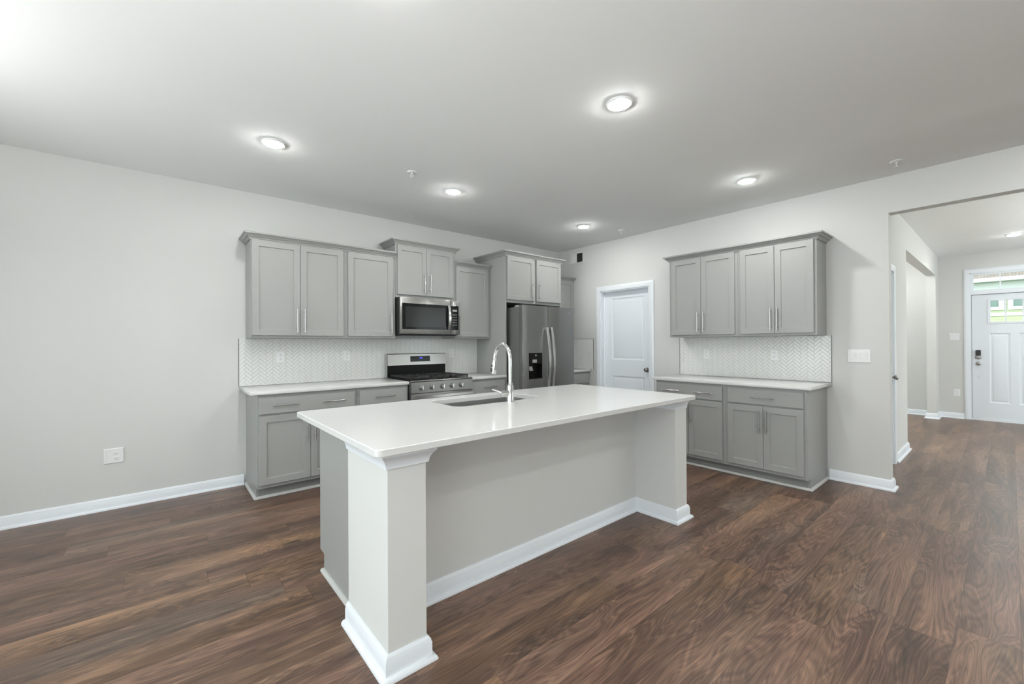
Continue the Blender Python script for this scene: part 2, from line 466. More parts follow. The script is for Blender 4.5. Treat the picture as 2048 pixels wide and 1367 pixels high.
# ------------------------------------------------------------------ casings and doors
CAS = [(0, 0), (.014, 0), (.018, .012), (.018, .050), (.012, .062), (.007, .070), (0, .070)]   # (thickness, width)
def casing(mb, a0, a1, z1, face, axis, sgn, z0=0.0):
    # flat trim around an opening a0..a1 x z0..z1 on a wall face; sgn = direction the wall faces
    wid = .070
    lo, hi = min(a0, a1), max(a0, a1)
    rings = []
    pts = [((lo, z0), (-1, 0)), ((lo, z1), (-1, 1)), ((hi, z1), (1, 1)), ((hi, z0), (1, 0))]
    for (a, z), (da, dz) in pts:
        r = []
        for t, w_ in [(0, 0), (.012, 0), (.015, .008), (.018, .040), (.018, .058), (.010, .070), (0, .070)]:
            aa = a + da*w_; zz = z + dz*w_; c = face + sgn*t
            r.append((c, aa, zz) if axis == 'x' else (aa, c, zz))
        rings.append(r)
    mb.loops(rings)

# pantry door (door_1): casing and jamb
mb = MB(); casing(mb, DY0, DY1, DZ, 0, 'x', -1)
casing(mb, DY0, DY1, DZ, T, 'x', 1)
J = .014
mb.box(-.001, T+.001, DY0-J, DY0+.001, 0, DZ).box(-.001, T+.001, DY1-.001, DY1+J, 0, DZ).box(-.001, T+.001, DY1, DY0, DZ-J, DZ+.001)
mb.box(.066, .076, DY0-J-.012, DY0-J, 0, DZ-J).box(.066, .076, DY1+J, DY1+J+.012, 0, DZ-J).box(.066, .076, DY1+J, DY0-J, DZ-J-.012, DZ-J)
struct(mb.build('trim_1', M['trim']))

def panel_door(name, m, parent_loc, rotz, w, h, t, panels, hole=None):
    # local: face toward -y at y=0, slab from y=0 to t, x 0..w
    root = bpy.data.objects.new(name, None); COL.objects.link(root); root.location = parent_loc; root.rotation_euler = (0, 0, rotz); struct(root)
    mb = MB()
    xs = sorted({0, w} | {p[0] for p in panels} | {p[1] for p in panels} | ({hole[0], hole[1]} if hole else set()))
    zs = sorted({0, h} | {p[2] for p in panels} | {p[3] for p in panels} | ({hole[2], hole[3]} if hole else set()))
    def inside(x, z):
        for p in panels + ([hole] if hole else []):
            if p[0] < x < p[1] and p[2] < z < p[3]: return True
        return False
    for i in range(len(xs)-1):
        for j in range(len(zs)-1):
            if not inside((xs[i]+xs[i+1])/2, (zs[j]+zs[j+1])/2):
                mb.box(xs[i], xs[i+1], 0, t, zs[j], zs[j+1])
    for p in panels:
        mb.rect_loft(p[0], p[1], p[2], p[3], [(0, t), (0, 0), (.004, .001), (.012, .0075), (.020, .009), (.032, .009), (.042, .004), (.046, .0032)])
    mb.build('door_slab', m, root, 25)
    return root
PW_ = abs(DY1-DY0) - 2*J - .006
d1 = panel_door('door_1', M['door'], (.077, DY0-J-.003, .008), -HP, PW_, DZ-J-.012, .035,
    [(.118, PW_-.105, .21, .83), (.118, PW_-.105, 1.055, 1.925)])
def knob(parent, x, y, z, m=None, big=.027):
    # local, sticking out toward -y
    m = m or M['nickel_dark']
    MB().lathe((x, y, z), (0, -1, 0), [(.031, 0), (.031, .004), (.026, .009), (.011, .012), (.010, .026), (.016, .032), (big, .042), (big+.001, .050), (big-.004, .058), (.014, .063), (0.0, .064)]).build('door_knob', m, parent)
knob(d1, PW_-.060, 0, .935)

# hall closet door (door_3), seen edge-on
mb = MB(); casing(mb, D30, D31, D3Z, YH, 'y', -1)
mb.box(D30-.001, D30+J, YH-.001, YH+T, 0, D3Z).box(D31-J, D31+.001, YH-.001, YH+T, 0, D3Z).box(D30, D31, YH-.001, YH+T, D3Z-J, D3Z+.001)
struct(mb.build('trim_2', M['trim']))
w3 = D31-D30-2*J-.006
d3 = panel_door('door_3', M['door'], (D30+J+.003, YH+.012, .008), 0, w3, D3Z-J-.012, .035,
    [(.11, w3-.11, .21, .83), (.11, w3-.11, 1.05, 1.92)])
knob(d3, w3-.060, 0, .915)

# front door (door_2) with transom window_1
mb = MB(); casing(mb, FD0, FD1, FDZ, XF, 'x', -1)
mb.box(XF-.001, XF+.16, FD0-.014, FD0+.001, 0, FDZ).box(XF-.001, XF+.16, FD1-.001, FD1+.014, 0, FDZ).box(XF-.001, XF+.16, FD1, FD0, FDZ-.014, FDZ+.001)
mb.box(XF-.012, XF+.16, FD1, FD0, 2.062, 2.112)      # bar between door and transom
mb.box(XF+.0, XF+.17, FD1, FD0, 0, .022)             # threshold
struct(mb.build('trim_3', M['trim']))
# transom
root = bpy.data.objects.new('window_1', None); COL.objects.link(root); root.location = (XF+.02, FD0-.014, 2.112); root.rotation_euler = (0, 0, -HP); struct(root)
tw = abs(FD1-FD0)-.028; th = FDZ-.014-2.112
mb = MB()
mb.box(0, .028, 0, .05, 0, th).box(tw-.028, tw, 0, .05, 0, th).box(.028, tw-.028, 0, .05, 0, .024).box(.028, tw-.028, 0, .05, th-.024, th)
for k in (1, 2):
    c = .028+(tw-.056)*k/3
    mb.box(c-.009, c+.009, .004, .046, .024, th-.024)
mb.build('window_frame', M['trim'], root)
MB().box(.028, tw-.028, .024, .028, .024, th-.024).build('pane', M['glass'], root, 0)
fw = abs(FD1-FD0)-.028-.010; fh = 2.055
HOLE = (.185, fw-.185, 1.565, 1.945)
d2 = panel_door('door_2', M['door'], (XF+.012, FD0-.014-.005, .024), -HP, fw, fh-.024, .045,
    [(.190, .190+.225, .27, 1.40), (fw-.415, fw-.190, .27, 1.40)], HOLE)
mb = MB()
ring = lambda i, y: (i, y)
# raised frame round the door light, with two bars
x0, x1, z0, z1 = HOLE
for (a, b, c, d) in ((x0-.012, x0+.022, z0-.012, z1+.012), (x1-.022, x1+.012, z0-.012, z1+.012), (x0+.022, x1-.022, z0-.012, z0+.022), (x0+.022, x1-.022, z1-.022, z1+.012)):
    mb.box(a, b, -.010, .012, c, d, .003)
for k in (1, 2):
    c = x0+(x1-x0)*k/3
    mb.box(c-.010, c+.010, -.006, .012, z0+.02, z1-.02)
mb.build('lite_frame', M['door'], d2)
MB().box(x0+.004, x1-.004, .016, .020, z0+.004, z1-.004).build('pane', M['glass'], d2, 0)
MB().box(-.0045, -.0005, .0, .040, 0, fh-.024).box(-.0045, fw+.004, .0, .040, fh-.0235, fh-.018).box(0, fw, .002, .04, -.0018, -.0002).build('weatherstrip', M['rubber'], d2, 0)
kb = MB().box(.042, .098, -.030, 0, 1.035, 1.125, .004).build('lock_keypad', M['black_matte'], d2)
MB().lathe((.070, 0, 1.008), (0, -1, 0), [(.033, 0), (.033, .016), (.029, .022), (.014, .024), (.012, .032), (0, .033)]).build('deadbolt', M['nickel_dark'], d2)
knob(d2, .070, 0, .905)
MB().lathe((.070, 0, .690), (0, -1, 0), [(.009, 0), (.009, .003), (0, .004)], 14).build('bolt_cover', M['steel_pull'], d2)

# unseen windows: behind and beside the camera, others added beyond the hall
def window_unit(name, axis, a0, a1, z0, z1, c, inward, mull):
    root = bpy.data.objects.new(name, None); COL.objects.link(root); struct(root)
    mb = MB()
    def bx(p0, p1, q0, q1, d0, d1):
        if axis == 'x': mb.box(p0, p1, min(c+d0*inward, c+d1*inward), max(c+d0*inward, c+d1*inward), q0, q1)
        else: mb.box(min(c+d0*inward, c+d1*inward), max(c+d0*inward, c+d1*inward), p0, p1, q0, q1)
    f = .05
    bx(a0, a0+f, z0, z1, -.12, -.04); bx(a1-f, a1, z0, z1, -.12, -.04); bx(a0+f, a1-f, z0, z0+f, -.12, -.04); bx(a0+f, a1-f, z1-f, z1, -.12, -.04)
    for k in range(1, mull+1):
        m_ = a0+(a1-a0)*k/(mull+1); bx(m_-.03, m_+.03, z0+f, z1-f, -.12, -.04)
    bx(a0-.07, a0, z0-.07, z1+.07, -.0, .018); bx(a1, a1+.07, z0-.07, z1+.07, 0, .018); bx(a0, a1, z1, z1+.07, 0, .018)
    if z0 > .2: bx(a0-.0, a1+.0, z0-.07, z0, 0, .03)
    mb.build('window_frame', M['trim'], root)
    mb = MB(); bx2 = (a0+.02, a1-.02)
    if axis == 'x': mb.box(a0+.02, a1-.02, c-.082*inward-.002, c-.082*inward+.002, z0+.02, z1-.02)
    else: mb.box(c-.082*inward-.002, c-.082*inward+.002, a0+.02, a1-.02, z0+.02, z1-.02)
    mb.build('pane', M['glass'], root, 0)
    # daylight portal in the opening (guides sampling of the sky, emits nothing itself)
    L = bpy.data.lights.new('portal', 'AREA'); L.shape = 'RECTANGLE'; L.size = a1-a0; L.size_y = z1-z0
    try: L.cycles.is_portal = True
    except Exception: pass
    lo = bpy.data.objects.new('daylight_portal', L); COL.objects.link(lo)
    mid = (a0+a1)/2
    if axis == 'x':
        lo.location = (mid, c-.16*inward, (z0+z1)/2); lo.rotation_euler = (HP*inward, 0, 0)
    else:
        lo.location = (c-.16*inward, mid, (z0+z1)/2); lo.rotation_euler = (HP, 0, -HP*inward)
    return root
window_unit('window_2', 'x', *REAR[0], YR, 1, 1)
window_unit('window_3', 'y', *LEFT[0], XL, 1, 1)
window_unit('added_window_5', 'y', *FRONT[0], XF, -1, 1)  # added to bring daylight into the hall
window_unit('added_window_6', 'y', *FRONT[1], XF, -1, 1)  # added for daylight in the room beyond the hall
window_unit('added_window_7', 'x', *SIDE[0], 0, -1, 1)  # added to light the far wall strip beyond the hall
window_unit('added_window_8', 'x', *HALLR[0], YR, 1, 1)  # added to light the hall ceiling and entry door
window_unit('window_4', 'y', *LEFT[1], XL, 1, 1)

# ------------------------------------------------------------------ lamps in the ceiling
def recessed_light(loc, label, group='round recessed ceiling lights'):
    t = thing('recessed_light', label, 'ceiling light', loc, 0, group)
    MB().lathe((0, 0, 0), (0, 0, -1), [(.078, -.001), (.078, .004), (.074, .009), (.066, .011), (.060, .010), (.060, -.001)]).build('trim_ring', M['plastic'], t)
    MB().lathe((0, 0, 0), (0, 0, -1), [(.0595, .002), (.0595, .010), (.054, .0155), (.040, .019), (.020, .021), (0, .0215)]).build('lamp_diffuser', M['lamp'], t)
    return t
L0 = recessed_light((-2.757, -3.12, H), 'round recessed ceiling light nearest the camera, above the island front edge')
LX, LY = (-4.254, -2.753, -.873), (-1.245, -3.12)
for loc, lab in (((-4.254, -1.245), 'round recessed ceiling light left of the sprinkler, out from the left cabinets'),
                 ((-2.753, -1.245), 'round recessed ceiling light out from the microwave, right of a sprinkler'),
                 ((-.873, -3.121), 'round recessed ceiling light above the island end, nearest the right wall cabinets'),
                 ((-.873, -1.243), 'round recessed ceiling light deepest in the kitchen, out from the refrigerator'),
                 ((3.98, -4.66), 'round recessed ceiling light of the hall, in front of the entry door'),
                 ((-4.254, -3.12), 'round recessed ceiling light above the left end of the island, outside the picture'),
                 ((-4.254, -5.24), 'round recessed ceiling light behind the camera, second row, outside the picture at left'),
                 ((-.873, -5.24), 'round recessed ceiling light behind the camera, second row, outside the picture at right'),
                 ((-4.254, -6.10), 'round recessed ceiling light behind the camera, third row, outside the picture at left'),
                 ((-.873, -6.10), 'round recessed ceiling light behind the camera, third row, outside the picture at right'),
                 ((4.4, -6.3), 'added round recessed ceiling light of the front room beyond the hall, outside the picture'),  # added to light the entry wall and door
                 ((2.2, -5.6), 'added round recessed ceiling light of the hall just beyond the wide opening, outside the picture'),  # added to brighten the hall
                 ((4.6, -3.05), 'added round recessed ceiling light of the room beyond the hall, outside the picture')):  # added to brighten the wall seen through the side opening
    dup(L0, (loc[0], loc[1], H), lab)

# unseen bowl pendant, added to brighten the ceiling at left
def added_bowl_pendant(label, loc, z):
    t = thing('added_bowl_pendant', label, 'pendant lamp', loc, 0, 'added bowl pendants outside the picture')
    d = z-H
    MB().lathe((0, 0, 0), (0, 0, -1), [(.06, -.001), (.06, .012), (.05, .022), (.007, .026), (.007, -d-.02), (0, -d-.02)]).build('stem', M['steel_pull'], t)
    MB().lathe((0, 0, d), (0, 0, -1), [(.200, -.045), (.204, -.045), (.190, .0), (.14, .045), (.07, .068), (0, .073), (0, .069), (.068, .064), (.136, .041), (.185, -.003), (.200, -.045)], 28, False).build('bowl', M['plastic'], t)
    MB().lathe((0, 0, d), (0, 0, 1), [(.183, .012), (.183, .016), (.010, .020), (.010, .012)]).build('lamp_diffuser', M['pendant'], t)
    return t
B0 = added_bowl_pendant('added white bowl pendant of the dining area, outside the picture at left', (-6.15, -1.75, H), 1.95)
def added_floor_lamp(label, loc):  # unseen uplights, added to brighten ceilings and the soft fill
    t = thing('added_floor_lamp', label, 'floor lamp', loc, 0, 'added uplight floor lamps outside the picture')
    z = 1.55
    MB().lathe((0, 0, 0), (0, 0, 1), [(.15, 0), (.15, .015), (.12, .022), (.02, .035), (0, .035)]).build('base', M['steel_pull'], t)
    MB().cyl((0, 0, .03), (0, 0, z-.06), .012, 14).build('pole', M['steel_pull'], t)
    MB().lathe((0, 0, z), (0, 0, -1), [(.200, -.045), (.204, -.045), (.190, .0), (.14, .045), (.07, .068), (0, .073), (0, .069), (.068, .064), (.136, .041), (.185, -.003), (.200, -.045)], 28, False).build('bowl', M['plastic'], t)
    MB().lathe((0, 0, z), (0, 0, 1), [(.183, .012), (.183, .016), (.010, .020), (.010, .012)]).build('lamp_diffuser', M['uplight'], t)
    return t
F0 = added_floor_lamp('added uplight floor lamp at the left of the camera, outside the picture', (-6.4, -4.5, 0))
for loc, lab in (((-6.2, -5.8), 'added uplight floor lamp behind the camera at left, outside the picture'),
                 ((3.1, -1.3), 'added uplight floor lamp of the room beyond the hall, outside the picture'),
                 ((2.4, -6.8), 'added uplight floor lamp of the front room beyond the hall, outside the picture')):
    dup(F0, (loc[0], loc[1], 0), lab)

# ------------------------------------------------------------------ cabinets
def bar_pull(parent, x, z, y, vertical=True, L=.216, post=.160):
    mb = MB()
    r = .0052
    if vertical:
        mb.cyl((x, y-.032, z-L/2), (x, y-.032, z+L/2), r, 14)
        for s in (-1, 1): mb.cyl((x, y, z+s*post/2), (x, y-.031, z+s*post/2), .0052, 12)
    else:
        mb.cyl((x-L/2, y-.032, z), (x+L/2, y-.032, z), r, 14)
        for s in (-1, 1): mb.cyl((x+s*post/2, y, z), (x+s*post/2, y-.031, z), .0052, 12)
    return mb.build('handle', M['steel_pull'], parent)
DT = .020
def shaker(parent, d, x0, x1, z0, z1, handle=None, name='door'):
    yb, yf = -d-.001, -d-DT
    mb = MB()
    mb.rect_loft(x0, x1, z0, z1, [(0, yb), (0, yf+.0015), (.0015, yf), (.054, yf), (.0555, yf+.008), (.058, yf+.009)])
    o = mb.build(name, M['cabinet'], parent, 20)
    if handle: bar_pull(o, handle[0], handle[1], yf+.0005, True)
    return o
def slab_drawer(parent, d, x0, x1, z0, z1, pulls):
    yb, yf = -d-.001, -d-DT
    mb = MB()
    mb.rect_loft(x0, x1, z0, z1, [(0, yb), (0, yf+.002), (.002, yf)])
    o = mb.build('drawer', M['cabinet'], parent, 20)
    for p in pulls: bar_pull(o, p, (z0+z1)/2, yf+.0005, False, L=.20, post=.128)
    return o
def wall_cabinet(label, loc, rotz, w, z0, z1, d, doors, group='grey wall cabinets', name='wall_cabinet'):
    t = thing(name, label, 'cabinet', (loc[0], loc[1], z0), rotz, group)
    MB().box(0, w, -d, -.002, 0, z1-z0, .001).build('body', M['cabinet'], t)
    for (x0, x1, a, b, hx) in doors:
        shaker(t, d, x0, x1, a-z0, b-z0, (hx, a-z0+.140) if hx is not None else None)
    return t
SHOE = [(0, 0), (.017, 0), (.017, .004), (.014, .013), (.006, .019), (0, .020)]
def base_cabinet(label, loc, rotz, w, d, drawers, doors, ends='', group='grey base cabinets', hollow=False, h=.884, name='base_cabinet'):
    t = thing(name, label, 'cabinet', (loc[0], loc[1], 0), rotz, group)
    mb = MB()
    if not hollow:
        mb.box(0, w, -d, -.002, .10, h, .001)
    else:
        mb.box(0, .018, -d+.018, -.002, .10, h).box(w-.018, w, -d+.018, -.002, .10, h).box(.018, w-.018, -d+.018, -.002, .10, .118).box(.018, w-.018, -.02, -.002, .118, h)
        mb.box(0, w, -d, -d+.018, .10, h, .001)
    if 'L' in ends: mb.box(0, .018, -d+.075, -.002, 0, .10)
    if 'R' in ends: mb.box(w-.018, w, -d+.075, -.002, 0, .10)
    mb.build('body', M['cabinet'], t)
    xa, xb = (.018 if 'L' in ends else 0), (w-.018 if 'R' in ends else w)
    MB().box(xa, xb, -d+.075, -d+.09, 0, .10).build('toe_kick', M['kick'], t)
    path = [(0, -d+.075), (w, -d+.075)]
    if 'L' in ends: path = [(0, -.004)] + path
    if 'R' in ends: path = path + [(w, -.004)]
    MB().sweep(path, SHOE, 1).build('shoe_molding', M['shoe'], t)
    for (x0, x1, a, b, pulls) in drawers: slab_drawer(t, d, x0, x1, a, b, pulls)
    for (x0, x1, a, b, hx) in doors: shaker(t, d, x0, x1, a, b, (hx, b-.135) if hx is not None else None)
    return t
CROWN = [(0, 0), (.008, 0), (.008, .009), (.014, .009), (.015, .016), (.019, .021), (.026, .023), (.026, .028), (.031, .028), (.035, .034), (.041, .039), (.047, .041), (.047, .046), (.054, .046), (.054, .060), (0, .060)]
def crown(label, z, path, side=1):
    o = MB().sweep(path, [(a+.0015, b+z) for a, b in CROWN], side).build('crown_molding', M['cabinet'], None, 20)
    return tag(o, label, 'molding', 'grey crown moldings')

UD = .305
# wall along the left: uppers
wall_cabinet('grey two-door wall cabinet at the far left of the left wall', (-4.262, 0), 0, .816, 1.362, 2.290, UD,
    [(.005, .3955, 1.385, 2.236, .3675), (.399, .793, 1.385, 2.236, .431)])
wall_cabinet('grey single-door wall cabinet directly left of the microwave', (-3.445, 0), 0, .533, 1.362, 2.290, UD,
    [(.025, .499, 1.385, 2.236, .475)])
wall_cabinet('short raised grey two-door wall cabinet above the microwave', (-2.908, 0), 0, .762, 1.815, 2.440, UD,
    [(.018, .372, 1.848, 2.388, .338), (.3755, .728, 1.848, 2.388, .412)])
wall_cabinet('grey single-door wall cabinet between microwave and refrigerator panel', (-2.144, 0), 0, .530, 1.362, 2.290, UD,
    [(.010, .491, 1.385, 2.236, .036)])
wall_cabinet('grey wall cabinet in the corner right of the refrigerator', (-.614, 0), 0, .612, 1.362, 2.290, UD,
    [(.025, .578, 1.385, 2.236, .06)])
crown('grey crown molding running over the two wall cabinets left of the microwave', 2.237, [(-4.262, -.002), (-4.262, -UD), (-2.9115, -UD)])
crown('grey crown molding on the raised cabinet above the microwave', 2.390, [(-2.908, -.002), (-2.908, -UD), (-2.146, -UD), (-2.146, -.002)])
crown('grey crown molding over the narrow cabinet right of the microwave', 2.237, [(-2.143, -UD), (-1.615, -UD)])
crown('grey crown molding over the corner cabinet right of the refrigerator', 2.237, [(-.600, -UD), (-.003, -UD)])
# refrigerator surround
t = thing('refrigerator_cabinet', 'deep grey cabinet over the refrigerator with tall side panels', 'cabinet', (-1.612, 0, 0))
MB().box(.020, .974, -.61, -.002, 1.812, 2.440, .001).build('body', M['cabinet'], t)
for x in (0, .9745): MB().box(x, x+.0195, -.612, -.002, .001, 2.440, .001).build('side_panel', M['cabinet'], t)
shaker(t, .612, .026, .478, 1.848, 2.388, (.440, 1.975))
shaker(t, .612, .520, .978, 1.848, 2.388, (.558, 1.975))
crown('grey crown molding wrapping the deep cabinet over the refrigerator', 2.390, [(-1.612, -.002), (-1.612, -.612), (-.618, -.612), (-.618, -.002)])

BD = .605
base_cabinet('grey base cabinet at the free left end of the left counter', (-4.262, 0), 0, .822, BD,
    [(.010, .798, .720, .857, (.208, .606))], [(.010, .4055, .130, .704, .372), (.409, .798, .130, .704, .442)], 'L')
base_cabinet('grey base cabinet touching the left side of the gas range', (-3.439, 0), 0, .528, BD,
    [(.024, .508, .720, .857, (.266,))], [(.024, .508, .130, .704, .470)], '')
base_cabinet('narrow grey base cabinet between range and refrigerator', (-2.140, 0), 0, .525, BD,
    [(.016, .510, .720, .857, (.263,))], [(.016, .510, .130, .704, .052)], '')
base_cabinet('grey base cabinet in the corner right of the refrigerator', (-.614, 0), 0, .608, BD,
    [(.022, .575, .720, .857, (.30,))], [(.022, .575, .130, .704, .06)], '')

# cabinets on the right wall: local x runs toward the camera
wall_cabinet('grey two-door wall cabinet on the right wall, the one nearer the pantry door', (0, -2.060), -HP, .755, 1.362, 2.290, UD,
    [(.030, .374, 1.385, 2.236, .347), (.378, .728, 1.385, 2.236, .410)])
wall_cabinet('grey two-door wall cabinet on the right wall, the one nearer the light switches', (0, -2.816), -HP, .680, 1.362, 2.290, UD,
    [(.026, .339, 1.385, 2.236, .312), (.3425, .659, 1.385, 2.236, .369)])
crown('grey crown molding over the right wall cabinet pair', 2.237, [(-.002, -2.060), (-UD, -2.060), (-UD, -3.496), (-.002, -3.496)], 1)
base_cabinet('grey right wall base cabinet next to the pantry door, drawer with two pulls', (0, -2.060), -HP, .752, BD,
    [(.030, .728, .720, .857, (.197, .551))], [(.030, .377, .130, .704, .350), (.381, .728, .130, .704, .410)], 'L')
base_cabinet('grey right wall base cabinet nearest the hall, drawer with one pull', (0, -2.813), -HP, .682, BD,
    [(.024, .658, .720, .857, (.341,))], [(.024, .338, .130, .704, .311), (.3415, .658, .130, .704, .371)], 'R')

# ------------------------------------------------------------------ countertops and backsplashes
def counter(label, x0, x1, y0, y1, z0=.8845, z1=.9145):
    o = MB().box(x0, x1, y0, y1, z0, z1, .003, 2).build('countertop', M['quartz'])
    return tag(o, label, 'countertop', 'white quartz countertops')
counter('white quartz countertop left of the range, free end at left', -4.318, -2.910, -.636, -.002)
counter('short white quartz countertop between range and refrigerator', -2.141, -1.614, -.636, -.002)
counter('small white quartz countertop in the corner right of the refrigerator', -.595, -.012, -.636, -.012)
counter('white quartz countertop on the right wall beneath the wall cabinet pair', -.636, -.002, -3.534, -2.024)

def herringbone(name, label, loc, rotz, w, z0, z1, edges=''):
    # local: x 0..w, face to -y
    t = thing(name, label, 'backsplash', (loc[0], loc[1], z0), rotz)
    h = z1-z0
    MB().box(0, w, -.006, -.001, 0, h).build('grout_bed', M['grout'], t, 0)
    p = .0272; g = .0011; n = 3; th = .003
    bm = bmesh.new()
    c45 = math.sqrt(.5)
    N = int((w+h)/p/1.2)+8
    def tile(u0, u1, v0, v1):
        cu, cv = (u0+u1)/2*p, (v0+v1)/2*p
        x = (cu-cv)*c45; z = (cu+cv)*c45
        if not (-.07 < x < w+.07 and -.07 < z < h+.07): return
        ta, tb = random.uniform(-.012, .012), random.uniform(-.012, .012)
        rings = []
        for ins, yy in ((g, -.0055), (g, -.006-th+.0010), (g+.0012, -.006-th)):
            r = []
            for a, b in ((u0*p+ins, v0*p+ins), (u1*p-ins, v0*p+ins), (u1*p-ins, v1*p-ins), (u0*p+ins, v1*p-ins)):
                tl = ((a-cu)*ta + (b-cv)*tb) if yy < -.006 else 0
                r.append(((a-b)*c45, yy+tl, (a+b)*c45))
            rings.append([bm.verts.new(q) for q in r])
        for A_, B_ in zip(rings[:-1], rings[1:]):
            for i in range(4):
                j = (i+1) % 4; bm.faces.new((A_[i], A_[j], B_[j], B_[i]))
        bm.faces.new(rings[-1])
    for a in range(-2*N, 2*N):
        for b in range(-N, N):
            u, v = a+n*b, a-n*b
            cx, cz = (u-v)*p*c45, (u+v)*p*c45
            if not (-.25 < cx < w+.25 and -.25 < cz < h+.25): continue
            tile(u, u+n, v, v+1); tile(u+n, u+n+1, v-n+1, v+1)
    for co, no in (((.001, 0, 0), (-1, 0, 0)), ((w-.001, 0, 0), (1, 0, 0)), ((0, 0, .001), (0, 0, -1)), ((0, 0, h-.001), (0, 0, 1))):
        bmesh.ops.bisect_plane(bm, geom=list(bm.verts)+list(bm.edges)+list(bm.faces), plane_co=co, plane_no=no, clear_outer=True)
    mb = MB(); mb.bm.free(); mb.bm = bm
    mb.build('herringbone_tile', M['tile'], t, 20)
    for k, q in (('L', (-.004, 0, -.0095, -.001, 0, h)), ('R', (w, w+.004, -.0095, -.001, 0, h)), ('T', (0, w, -.0095, -.001, h, h+.003))):
        if k in edges: MB().box(*q).build('edge_trim', M['tile_edge'], t, 0)
    return t
ZC = .915
herringbone('backsplash', 'white herringbone tile backsplash behind the range on the left wall', (-4.316, 0), 0, 4.316-1.6145, ZC, 1.361, 'L')
herringbone('backsplash', 'white herringbone tile backsplash on the right wall under the wall cabinet pair', (0, -2.022), -HP, 3.531-2.022, ZC, 1.361, 'LR')
herringbone('backsplash', 'small white herringbone side splash in the corner beside the pantry door', (0, -.0125), -HP, .668, ZC, 1.361, 'RT')
herringbone('backsplash', 'narrow white herringbone backsplash in the corner behind the refrigerator side', (-.596, 0), 0, .583, ZC, 1.361)

# ------------------------------------------------------------------ island
t = thing('kitchen_island', 'grey-beige half wall of the kitchen island with square end columns', 'island', (-3.03, -2.73, 0))
ox, oy = -3.03, -2.73
def P(x, y): return (x-ox, y-oy)
MB().box(-4.036-ox, -2.030-ox, 0, .108, 0, .884).build('back_panel', M['wall'], t, 0)
for x0, x1 in ((-4.204, -4.036), (-2.030, -1.873)):
    MB().box(x0-ox, x1-ox, -3.066-oy, -2.622-oy, 0, .884, .0015).build('column', M['wall'], t, 0)
CAP = [(0, .814), (.009, .814), (.010, .826), (.014, .838), (.022, .852), (.031, .862), (.034, .866), (.034, .8838), (0, .8838)]
for ks, path in zip((1.0, .45), ([(-4.204, -2.622), (-4.204, -3.066), (-4.036, -3.066), (-4.036, -2.73)], [(-2.030, -2.73), (-2.030, -3.066), (-1.873, -3.066), (-1.873, -2.622)])):
    MB().sweep([P(*q) for q in path], [(a*ks, b) for a, b in CAP], 1).build('cap_molding', M['trim'], t, 25)
MB().sweep([P(*q) for q in [(-4.204, -2.622), (-4.204, -3.066), (-4.036, -3.066), (-4.036, -2.73), (-2.030, -2.73), (-2.030, -3.066), (-1.873, -3.066), (-1.873, -2.622)]], [(a*1.02, z*1.05) for a, z in BASE], 1).build('baseboard', M['trim'], t)

# cabinets of the island, doors to the range side
IW = 4.160-1.905
base_cabinet('grey island sink cabinet behind the half wall, end panel showing at left', (-1.905, -2.621), math.pi, IW, .611,
    [(.02, .60, .720, .857, (.31,)), (1.72, IW-.02, .720, .857, (1.98,))],
    [(.02, .308, .130, .704, .275), (.312, .60, .130, .704, .345), (.64, 1.158, .130, .857, 1.125), (1.162, 1.68, .130, .857, 1.195), (1.72, IW-.02, .130, .704, 1.76)], 'LR', None, True, name='island_cabinet')

# island top with sink cut-out
def rrect(x0, x1, y0, y1, r, n=7, inset=0.0):
    x0 += inset; x1 -= inset; y0 += inset; y1 -= inset; r = max(r-inset, .001)
    out = []
    for cx, cy, a0 in ((x1-r, y1-r, 0), (x0+r, y1-r, 90), (x0+r, y0+r, 180), (x1-r, y0+r, 270)):
        for k in range(n+1):
            a = math.radians(a0+90*k/n); out.append((cx+r*math.cos(a), cy+r*math.sin(a)))
    return out
IX0, IX1, IY0, IY1 = -4.280, -1.876, -3.150, -1.972
SX0, SX1, SY0, SY1 = -3.492, -2.775, -2.458, -2.095
def island_top():
    mb = MB(); bm = mb.bm
    z0, z1, e = .8845, .9145, .003
    def ring(pts, z): return [bm.verts.new((x, y, z)) for x, y in pts]
    def band(a, b):
        n = len(a)
        for i in range(n):
            j = (i+1) % n; bm.faces.new((a[i], a[j], b[j], b[i]))
    oA = ring(rrect(IX0, IX1, IY0, IY1, .028, inset=e), z0); oB = ring(rrect(IX0, IX1, IY0, IY1, .028), z0+e)
    oC = ring(rrect(IX0, IX1, IY0, IY1, .028), z1-e); oD = ring(rrect(IX0, IX1, IY0, IY1, .028, inset=e), z1)
    band(oA, oB); band(oB, oC); band(oC, oD)
    iA = ring(rrect(SX0, SX1, SY0, SY1, .06), z0); iC = ring(rrect(SX0, SX1, SY0, SY1, .06), z1-.002); iD = ring(rrect(SX0, SX1, SY0, SY1, .06, inset=-.002), z1)
    band(iA, iC); band(iC, iD)
    for o_, i_ in ((oD, iD), (oA, iA)):
        n = len(o_)
        for k in range(n):
            j = (k+1) % n; bm.faces.new((o_[k], o_[j], i_[j], i_[k]))
    return mb.build('island_countertop', M['quartz'], None, 40)
tag(island_top(), 'large white quartz island countertop with a sink cut-out', 'countertop', 'white quartz countertops')

